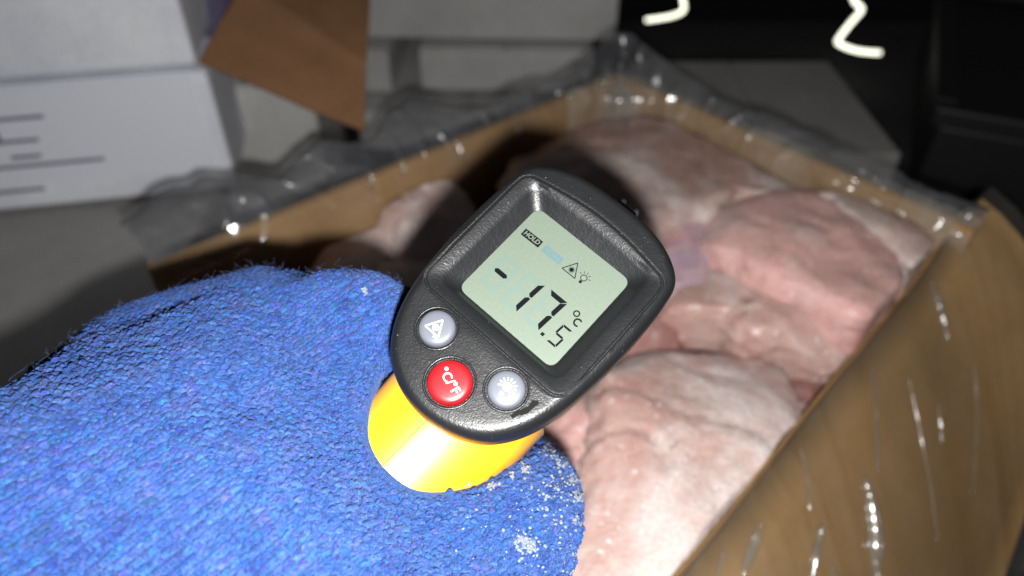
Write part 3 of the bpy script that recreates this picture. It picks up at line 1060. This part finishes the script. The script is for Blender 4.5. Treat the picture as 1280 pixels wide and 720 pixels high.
# buttons
for i, (x, y, r, kind) in enumerate(BTN):
    prof = [(1.0, -0.2), (1.0, 2.4), (0.98, 3.2), (0.94, 3.6), (0.86, 3.88), (0.7, 4.02), (0.4, 4.09), (0.12, 4.11)]
    V, F = [], []
    n = 48
    for (q, z) in prof:
        for k in range(n):
            th = 2 * math.pi * k / n
            V.append(Vector(((x + q * r * math.cos(th)) * mm, (y + q * r * math.sin(th)) * mm, z * mm)))
    for j in range(len(prof) - 1):
        for k in range(n):
            a, b = j * n + k, j * n + (k + 1) % n
            F.append((a, b, b + n, a + n))
    F.append(tuple((len(prof) - 1) * n + k for k in range(n)))
    F.append(tuple(range(n - 1, -1, -1)))
    bo = mesh_obj('button', V, F, MAT['rubber_grey' if kind == 'grey' else 'rubber_red'], therm)
    bo['label'] = ['grey laser button', 'red Celsius and Fahrenheit button', 'grey backlight button'][i]
    V, F = tube([Vector(((x + (r + .68) * math.cos(2 * math.pi * k / 48)) * mm, (y + (r + .68) * math.sin(2 * math.pi * k / 48)) * mm, 3.0 * mm)) for k in range(48)], 0.28 * mm, 8, closed=True)
    mesh_obj('button_rim', V, F, MAT['black'], therm)
    zt = 4.06
    wp = MAT['white_print']
    if i == 0:
        tr_ = [(x + 0.0, y + 1.9), (x - 1.9, y - 1.45), (x + 1.9, y - 1.45)]
        flat('laser_sign', [bar(*tr_[k], *tr_[(k + 1) % 3], 0.3) for k in range(3)] + [circ(x, y - .25, 0.72)] + [bar(x + .9, y - 2.0, x + 2.2, y - 2.0, .26)], zt - .30, wp, bo, th=0.42)
    elif i == 1:
        text_mesh('lettering', '°C/°F', 2.7, x, y, zt - 0.02, wp, bo, rotz=R(-16), bold=0.03, th=0.5)
    else:
        flat('bulb_sign', [circ(x, y + .3, 0.95)] + [bar(x + 1.3 * math.cos(R(a)), y + .3 + 1.3 * math.sin(R(a)), x + 2.0 * math.cos(R(a)), y + .3 + 2.0 * math.sin(R(a)), 0.26) for a in range(-30, 230, 26)]
             + [bar(x - .45, y - 1.35, x + .45, y - 1.35, .35), bar(x - .3, y - 1.9, x + .3, y - 1.9, .3)], zt - .30, wp, bo, th=0.42)

# scuff on the face by the right hand button
sp = [(14.1, -26.6), (14.5, -25.2), (15.0, -24.2), (15.6, -22.9), (15.4, -21.4), (16.2, -20.6), (16.9, -21.0), (16.6, -22.4), (16.5, -23.9), (15.9, -25.0), (15.4, -25.4), (14.9, -26.9)]
scf = flat('scuff_mark', [sp], 3.05, MAT['scuff'], therm, th=0.14)

# yellow body behind the housing: rear of the head, barrel, handle
def loft(name, secs, m, parent, caps=True):
    n = len(secs[0])
    V = [p * mm for s in secs for p in s]
    F = []
    for i in range(len(secs) - 1):
        for k in range(n):
            a, b = i * n + k, i * n + (k + 1) % n
            F.append((a, b, b + n, a + n))
    if caps:
        F.append(tuple(range(n - 1, -1, -1)))
        F.append(tuple((len(secs) - 1) * n + k for k in range(n)))
    o = mesh_obj(name, V, F, m, parent)
    b = bmesh.new(); b.from_mesh(o.data); bmesh.ops.recalc_face_normals(b, faces=b.faces); b.to_mesh(o.data); b.free()
    return o


secs = []
for z, s, dy in ((-8.1, 0.965, 0), (-10.0, 0.955, 0), (-13, 0.885, 0.5), (-20, 0.76, 1.5), (-40, 0.60, 3), (-70, 0.56, 4), (-92, 0.52, 5)):
    ys = s if z > -14 else s * 0.86
    secs.append([Vector((CX + (p.x - CX) * s, p.y * ys + dy, z)) for p in OUT])
loft('head_shell', secs, MAT['yellow'], therm)
noz = [[Vector((CX + 13 * s * math.cos(2 * math.pi * k / 48), 2 + 15 * s * math.sin(2 * math.pi * k / 48), z)) for k in range(48)] for z, s in ((-90, 1.0), (-98, 1.0), (-102, .94), (-102.1, .7), (-96, .6))]
nzo = loft('nozzle', noz, MAT['black'], therm)
loft('lens', [[Vector((CX + r_ * math.cos(2 * math.pi * k / 32), 2 + r_ * math.sin(2 * math.pi * k / 32), z)) for k in range(32)] for z, r_ in ((-95, 8), (-96.5, 7.8), (-97.5, 5), (-97.9, 1))], MAT['lens'], nzo)
# small sighting tab on top
tab = bm_obj('sighting_tab', box_bm(-3.0 * mm, 2.6 * mm, 24.0 * mm, 30.7 * mm, -11 * mm, -6.9 * mm, 0.5 * mm), MAT['black'], therm)
for xx in (-2.6, 1.4):
    bm_obj('sight_post', box_bm(xx * mm, (xx + 1.2) * mm, 30.4 * mm, 31.8 * mm, -10.6 * mm, -7.4 * mm, 0.35 * mm), MAT['black'], tab)


def hsec(y, zc, hw, hd, n=64, pw=2.5, ridge=1.0):
    out = []
    for k in range(n):
        a = 2 * math.pi * k / n
        c, s_ = math.cos(a), math.sin(a)
        x = hw * math.copysign(abs(c) ** (2 / pw), c)
        z = hd * math.copysign(abs(s_) ** (2 / pw), s_)
        if s_ > 0:   # rear face: two facets meeting in a ridge
            z = hd * (s_ ** (2 / pw)) * (1 - 0.10 * abs(c)) + ridge * (1 - abs(c))
        out.append(Vector((CX + x, y + (z - 0) * 0.0, zc + z)))
    return out


hs = [(-20, -30, 18.5, 19), (-30, -29.5, 18.2, 19), (-36, -28, 17.7, 18.5), (-42, -27, 17.0, 18), (-48, -26.2, 16.2, 17.6), (-56, -25, 15.4, 17), (-70, -22, 15, 16.5), (-90, -17, 15.6, 17), (-106, -13, 16.5, 18), (-112, -12, 16.6, 18), (-114, -11.5, 15.5, 17)]
hnd = loft('handle', [hsec(*a) for a in hs], MAT['yellow'], therm)
# moulding seam along the ridge
V, F = tube([Vector((CX * mm, y * mm, (zc + hd + 1.0 + 0.02) * mm)) for y, zc, hw, hd in hs[1:8]], 0.16 * mm, 6)
MAT['seam'] = mat('amber_seam', (0.30, 0.12, 0.01), 0.6)
mesh_obj('moulding_seam', V, F, MAT['seam'], hnd)
tg = [[Vector((CX + 6 * c_, -30 + 7 * s_ + dy, z)) for c_, s_ in [(math.cos(2 * math.pi * k / 24), math.sin(2 * math.pi * k / 24)) for k in range(24)]] for z, dy in ((-46, 0), (-56, -1), (-60, -3))]
loft('trigger', tg, MAT['black'], therm)

# ------------------------------------------------------------------ gloved hand
caps_ = [
    # chains of (px, py, distance, radius mm): joints of the hand
    [(-320, 900, .125, 40), (-120, 770, .138, 36), (120, 650, .156, 32), (280, 540, .172, 26), (325, 425, .197, 20)],
    [(120, 650, .156, 32), (300, 680, .152, 27), (450, 800, .15, 25)],
    [(-120, 770, .138, 36), (-60, 660, .165, 22), (60, 578, .182, 20), (200, 468, .198, 20.5), (325, 425, .197, 20)],
    [(280, 540, .172, 26), (60, 578, .182, 20)], [(130, 565, .170, 21), (262, 482, .180, 21)],
    [(415, 410, .186, 15), (428, 465, .180, 10.5), (394, 500, .177, 15)],
    [(120, 650, .156, 32), (200, 468, .198, 20)],
    [(325, 425, .197, 20), (405, 416, .187, 13.6), (452, 400, .184, 12.8), (515, 420, .206, 11.5), (560, 450, .236, 10), (600, 470, .262, 9.5)],
    [(325, 425, .197, 20), (394, 500, .178, 15), (411, 595, .165, 14), (493, 685, .160, 13.5), (588, 688, .164, 14)],
    [(280, 540, .172, 26), (411, 595, .165, 14), (300, 680, .152, 27)],
    [(450, 800, .15, 25), (590, 790, .162, 20), (648, 660, .174, 15), (660, 632, .184, 14.2), (668, 612, .200, 12.5), (650, 590, .215, 11)],
    [(493, 685, .160, 13.5), (450, 800, .15, 25)], [(588, 688, .164, 14), (648, 660, .174, 15)], [(493, 685, .160, 13.5), (590, 790, .162, 20)],
    # three fingers closed round the far side of the handle
    [(200, 468, .198, 20), (300, 560, .218, 11), (430, 640, .209, 10), (530, 680, .196, 9)],
    [(60, 578, .182, 20), (180, 660, .203, 10.5), (320, 740, .194, 10), (420, 770, .182, 9)],
    [(-60, 660, .165, 20), (60, 760, .182, 9.5), (200, 830, .173, 9)],
]
bm = bmesh.new()
for ch in caps_:
    for a, b in zip(ch[:-1], ch[1:]):
        pa, pb = P(a[0], a[1], a[2]), P(b[0], b[1], b[2])
        L_ = (pb - pa).length
        n = max(2, int(L_ / 0.004))
        for k in range(n + 1):
            t = k / n
            bmesh.ops.create_icosphere(bm, subdivisions=2, radius=(a[3] * (1 - t) + b[3] * t) * mm, matrix=Matrix.Translation(pa.lerp(pb, t)))
blob = bm_obj('glove_knit_base', bm, None, smooth=True)
rm = blob.modifiers.new('r', 'REMESH'); rm.mode = 'VOXEL'; rm.voxel_size = 0.0016
sm = blob.modifiers.new('s', 'SMOOTH'); sm.factor = 0.6; sm.iterations = 34
gm = evaluated(blob)
bpy.data.objects.remove(blob)
root_loc = P(120, 650, .156)
glove = bpy.data.objects.new('gloved_hand', None)
col.objects.link(glove)
glove.location = root_loc
tag(glove, 'left hand in a fuzzy blue knitted glove with frost on the thumb, gripping the thermometer', 'glove')
# slow unevenness of stretched knit
co = np.empty(len(gm.vertices) * 3); gm.vertices.foreach_get('co', co); co = co.reshape(-1, 3)
no = np.empty(len(gm.vertices) * 3); gm.vertices.foreach_get('normal', no); no = no.reshape(-1, 3)
dsp = np.array([noise.noise(Vector(c) * 45) * 0.0010 + noise.noise(Vector(c) * 110 + Vector((3, 1, 8))) * 0.0004 for c in co])
co = co + no * dsp[:, None]
gm.vertices.foreach_set('co', co.ravel()); gm.update()
bvh = BVHTree.FromPolygons([tuple(c) for c in co], [tuple(p.vertices) for p in gm.polygons])
gm.transform(Matrix.Translation(-root_loc))
gm.polygons.foreach_set('use_smooth', [True] * len(gm.polygons))
gm.materials.clear(); gm.materials.append(yarn_mat('blue_wool_felt', False))
gbase = bpy.data.objects.new('knit_base', gm)
col.objects.link(gbase); gbase.parent = glove

# knitted net relaxed over the glove: columns run along the hand
eu = (P(400, 430, .17) - P(0, 720, .17)).normalized()
fwd = Vector((0, CP, -SP))
ev = fwd.cross(eu).normalized()
if ev.z < 0: ev = -ev
SU, SV = 0.00150, 0.00172
c0 = P(270, 560, .15)
iu = np.arange(-60, 78); iv = np.arange(-47, 52)
NU, NV = len(iu), len(iv)
net = np.zeros((NU, NV, 3)); nrm = np.zeros((NU, NV, 3))


def snap(p):
    l, n, i, d = bvh.find_nearest(p)
    return l, n


for i in range(NU):
    for j in range(NV):
        p = c0 + eu * (iu[i] * SU) + ev * (iv[j] * SV)
        h = bvh.ray_cast(p - fwd * 0.1, fwd)
        if h[0] is None:
            l, n = snap(p + fwd * 0.035)
        else:
            l, n = h[0], h[1]
        net[i, j] = l; nrm[i, j] = n
for it in range(36):
    F_ = np.zeros_like(net)
    for ax, rest in ((0, SU), (1, SV)):
        d = np.diff(net, axis=ax)
        ln = np.linalg.norm(d, axis=2, keepdims=True) + 1e-9
        f = d * (1 - rest / ln) * 0.24
        if ax == 0:
            F_[:-1] += f; F_[1:] -= f
        else:
            F_[:, :-1] += f; F_[:, 1:] -= f
    net += F_
    if it % 3 == 2:
        for i in range(NU):
            for j in range(NV):
                l, n = snap(net[i, j])
                net[i, j] = l; nrm[i, j] = n
NET, NRM = net, nrm
# yarn legs: each stitch is a V of two plump slanted strands
NR, NS = 5, 4
ring_a = np.arange(NR) * 2 * np.pi / NR
tpl = []
for k in range(NS + 1):
    t = k / NS
    for a in ring_a:
        tpl.append((t, a))
tpl = np.array(tpl)
quads = []
for k in range(NS):
    for r_ in range(NR):
        a, b = k * NR + r_, k * NR + (r_ + 1) % NR
        quads.append((a, b, b + NR, a + NR))
quads = np.array(quads)
ii, jj = np.meshgrid(np.arange(NU - 2), np.arange(NV - 1), indexing='ij')
ii, jj = ii.ravel(), jj.ravel()
p00 = net[ii, jj]; p10 = net[ii + 1, jj]; p01 = net[ii, jj + 1]; p11 = net[ii + 1, jj + 1]
lu = np.linalg.norm(p10 - p00, axis=1); lv = np.linalg.norm(p01 - p00, axis=1)
tri_n = (nrm[ii, jj] * nrm[ii + 1, jj + 1]).sum(1)
cr = np.cross(p10 - p00, p01 - p00); crn = np.linalg.norm(cr, axis=1) + 1e-12
ok = (lu > SU * .45) & (lu < SU * 1.5) & (lv > SV * .45) & (lv < SV * 1.45) & (tri_n > 0.6) & (crn > 0.4 * lu * lv)
ii, jj = ii[ok], jj[ok]
VA, FA, TA = [], [], []
base_i = 0


def legs(p00, du, dv, nn, fat=1.0):
    global base_i
    M = len(p00)
    t = tpl[:, 0][None, :]; a = tpl[:, 1][None, :]
    s_ = t * t * (3 - 2 * t)
    lat = dv / (np.linalg.norm(dv, axis=1, keepdims=True) + 1e-9)
    for side in (0, 1):
        jit = rng.normal(0, 0.045, (M, 4))
        v0 = 0.5 + (-0.06 if side == 0 else 0.06) + jit[:, 0]; v1 = (0.21 if side == 0 else 0.79) + jit[:, 1]
        u0 = -0.18 + jit[:, 2]; u1 = 0.98 + jit[:, 3]
        uu = u0[:, None] + (u1 - u0)[:, None] * t
        vv = v0[:, None] + (v1 - v0)[:, None] * s_
        thick = fat * 0.00046 * (0.58 + 0.58 * np.sin(np.pi * np.clip(t * 0.92 + 0.06, 0, 1))) * rng.uniform(0.82, 1.2, (M, 1))
        lift = 0.00008 + 0.00036 * np.sin(np.pi * t) + rng.normal(0, 0.00006, (M, 1))
        pos = p00[:, None, :] + du[:, None, :] * uu[..., None] + dv[:, None, :] * vv[..., None]
        pos = pos + nn[:, None, :] * (lift + thick * np.sin(a))[..., None] + lat[:, None, :] * (thick * np.cos(a))[..., None]
        VA.append(pos.reshape(-1, 3))
        FA.append((quads[None] + (np.arange(M) * len(tpl))[:, None, None]).reshape(-1, 4) + base_i)
        base_i += M * len(tpl)
        b = rng.uniform(0.72, 1.3, (M, 1))
        tint = np.ones((M, 4)); tint[:, :3] = b * np.stack([rng.uniform(0.8, 1.8, M), rng.uniform(0.75, 1.25, M), rng.uniform(0.92, 1.1, M)], 1)
        TA.append(np.repeat(tint, len(tpl), axis=0))


hb = BVHTree.FromPolygons([Mdev @ v.co for v in hnd.data.vertices], [tuple(p.vertices) for p in hnd.data.polygons])
far_h = np.array([hb.find_nearest(net[a_, b_])[3] > 0.0020 for a_, b_ in zip(ii, jj)])
ii, jj = ii[far_h], jj[far_h]
nn = nrm[ii, jj] + nrm[ii + 1, jj + 1]; nn /= np.linalg.norm(nn, axis=1, keepdims=True)
legs(net[ii, jj], net[ii + 1, jj] - net[ii, jj], net[ii, jj + 1] - net[ii, jj], nn)
# where the fabric turns away (finger, thumb, edge) the stitches sit finer and less regular
from mathutils.kdtree import KDTree
ctr = (net[ii, jj] + net[ii + 1, jj + 1]) * 0.5
kd = KDTree(len(ctr))
for k, c in enumerate(ctr): kd.insert(c, k)
kd.balance()
fwd_np = np.array(fwd)
seld = (co - np.array(CAM)) @ fwd_np
ids = [k for k in np.where(seld < 0.245)[0] if kd.find(co[k])[2] > 0.00105]
ids = [k for k in ids if not (hb.find_nearest(co[k])[3] < 0.0022)]
ids = np.array(ids, dtype=int)
n_ = no[ids]
d_u = np.array(eu)[None] + rng.normal(0, 0.22, (len(ids), 3)); d_u = d_u - n_ * (d_u * n_).sum(1, keepdims=True); d_u /= np.linalg.norm(d_u, axis=1, keepdims=True) + 1e-9
d_v = np.cross(n_, d_u)
legs(co[ids] + rng.normal(0, 0.0003, (len(ids), 3)) - d_u * 0.0006 - d_v * 0.0006, d_u * 0.0013, d_v * 0.0012, n_, 0.72)
print('stitches net', len(ii), 'fill', len(ids))
VA = np.concatenate(VA) - np.array(root_loc); FA = np.concatenate(FA); TA = np.concatenate(TA)
ms = bpy.data.meshes.new('knit_stitches')
ms.vertices.add(len(VA)); ms.vertices.foreach_set('co', VA.ravel())
ms.loops.add(FA.size); ms.loops.foreach_set('vertex_index', FA.ravel().astype(np.int32))
ms.polygons.add(len(FA)); ms.polygons.foreach_set('loop_start', np.arange(0, FA.size, 4, dtype=np.int32))
ms.update(calc_edges=True)
ms.polygons.foreach_set('use_smooth', np.ones(len(FA), dtype=bool))
at = ms.attributes.new('tint', 'FLOAT_COLOR', 'POINT')
at.data.foreach_set('color', TA.ravel())
MAT['yarn'] = yarn_mat('blue_wool_yarn', True)
ms.materials.append(MAT['yarn'])
so = bpy.data.objects.new('knit_stitches', ms)
col.objects.link(so); so.parent = glove
tag(so, kind='stuff')

# loose wool fibres
nv = len(gm.vertices)
gco = np.empty(nv * 3); gm.vertices.foreach_get('co', gco); gco = gco.reshape(-1, 3)
gno = np.empty(nv * 3); gm.vertices.foreach_get('normal', gno); gno = gno.reshape(-1, 3)
wc = gco + np.array(root_loc)
dep = (wc - np.array(CAM)) @ np.array(fwd)
cand = np.where((dep < 0.26))[0]
NH = 48000
pick = rng.choice(cand, NH)
p0 = gco[pick] + rng.normal(0, 0.0006, (NH, 3)) + gno[pick] * 0.0003
tang = rng.normal(0, 1, (NH, 3)); tang -= gno[pick] * (tang * gno[pick]).sum(1, keepdims=True); tang /= np.linalg.norm(tang, axis=1, keepdims=True)
ln = rng.gamma(1.8, 0.00048, NH)[:, None] + 0.0005
up = rng.uniform(0.15, 0.9, (NH, 1))
curl = rng.normal(0, 0.55, (NH, 3))
pts = []
for k in range(3):
    t = k / 2
    pts.append(p0 + (tang * (1 - up * 0.5) * t + gno[pick] * up * (t - 0.35 * t * t) + curl * t * t * 0.5) * ln)
pts = np.stack(pts, 1)  # NH,4,3
side1 = np.cross(tang, gno[pick]); side2 = gno[pick]
rad = 0.000018
HV = np.zeros((NH, 3, 3, 3))
for a in range(3):
    th = 2 * np.pi * a / 3
    o_ = side1 * math.cos(th) + side2 * math.sin(th)
    for k in range(3):
        HV[:, k, a] = pts[:, k] + o_ * rad * (1.0, 0.9, 0.45)[k]
hq = []
for k in range(2):
    for a in range(3):
        hq.append((k * 3 + a, k * 3 + (a + 1) % 3, (k + 1) * 3 + (a + 1) % 3, (k + 1) * 3 + a))
hq = np.array(hq)
HF = (hq[None] + (np.arange(NH) * 9)[:, None, None]).reshape(-1, 4)
mh = bpy.data.meshes.new('wool_fuzz')
mh.vertices.add(NH * 9); mh.vertices.foreach_set('co', HV.ravel())
mh.loops.add(HF.size); mh.loops.foreach_set('vertex_index', HF.ravel().astype(np.int32))
mh.polygons.add(len(HF)); mh.polygons.foreach_set('loop_start', np.arange(0, HF.size, 4, dtype=np.int32))
mh.update(calc_edges=True)
MAT['fuzz'] = mat('blue_wool_fibre', (0.055, 0.10, 0.33), 0.7, Sheen_Weight=0.4)
mh.materials.append(MAT['fuzz'])
ho = bpy.data.objects.new('wool_fuzz', mh)
col.objects.link(ho); ho.parent = glove
tag(ho, kind='stuff')

# frost crystals caught in the wool of the thumb
bm = bmesh.new()


def frost_at(px, py, spread, n, smin, smax):
    for _ in range(n):
        o = CAM.copy()
        d = (P(px + random.gauss(0, spread), py + random.gauss(0, spread), 1) - CAM).normalized()
        h = bvh.ray_cast(o, d)
        if h[0] is None:
            continue
        s = random.uniform(smin, smax) * mm
        c = h[0] + h[1] * (random.uniform(0.4, 1.0) * mm) - root_loc
        rot_ = Matrix.Rotation(random.uniform(0, 6.28), 4, Vector((random.random(), random.random(), random.random() + .1)).normalized())
        bmesh.ops.create_icosphere(bm, subdivisions=1, radius=s, matrix=Matrix.Translation(c) @ rot_ @ Matrix.Diagonal((1, random.uniform(.5, .9), random.uniform(.6, 1.2), 1)))


for (px, py, sp_, n) in ((710, 577, 7, 70), (719, 597, 6, 120), (722, 622, 5, 100), (718, 650, 5, 40), (688, 566, 8, 60), (706, 578, 8, 55), (650, 678, 8, 70), (662, 684, 5, 35), (656, 588, 4, 26), (614, 611, 3, 22),
                         (640, 597, 4, 10), (700, 605, 16, 40), (690, 640, 22, 36), (660, 620, 22, 26), (716, 690, 10, 24), (456, 366, 2.5, 14), (712, 720, 8, 20), (668, 700, 20, 20), (600, 640, 40, 14)):
    frost_at(px, py, sp_ * 0.8, int(n * 1.3), 0.16, 0.52)
for _ in range(70):
    frost_at(random.uniform(-20, 640), random.uniform(340, 720), 1, 1, 0.05, 0.12)
fo = bm_obj('frost_crystals', bm, MAT['ice'], glove)
tag(fo, kind='stuff')

# frost grains scattered on the meat stay in its material; done
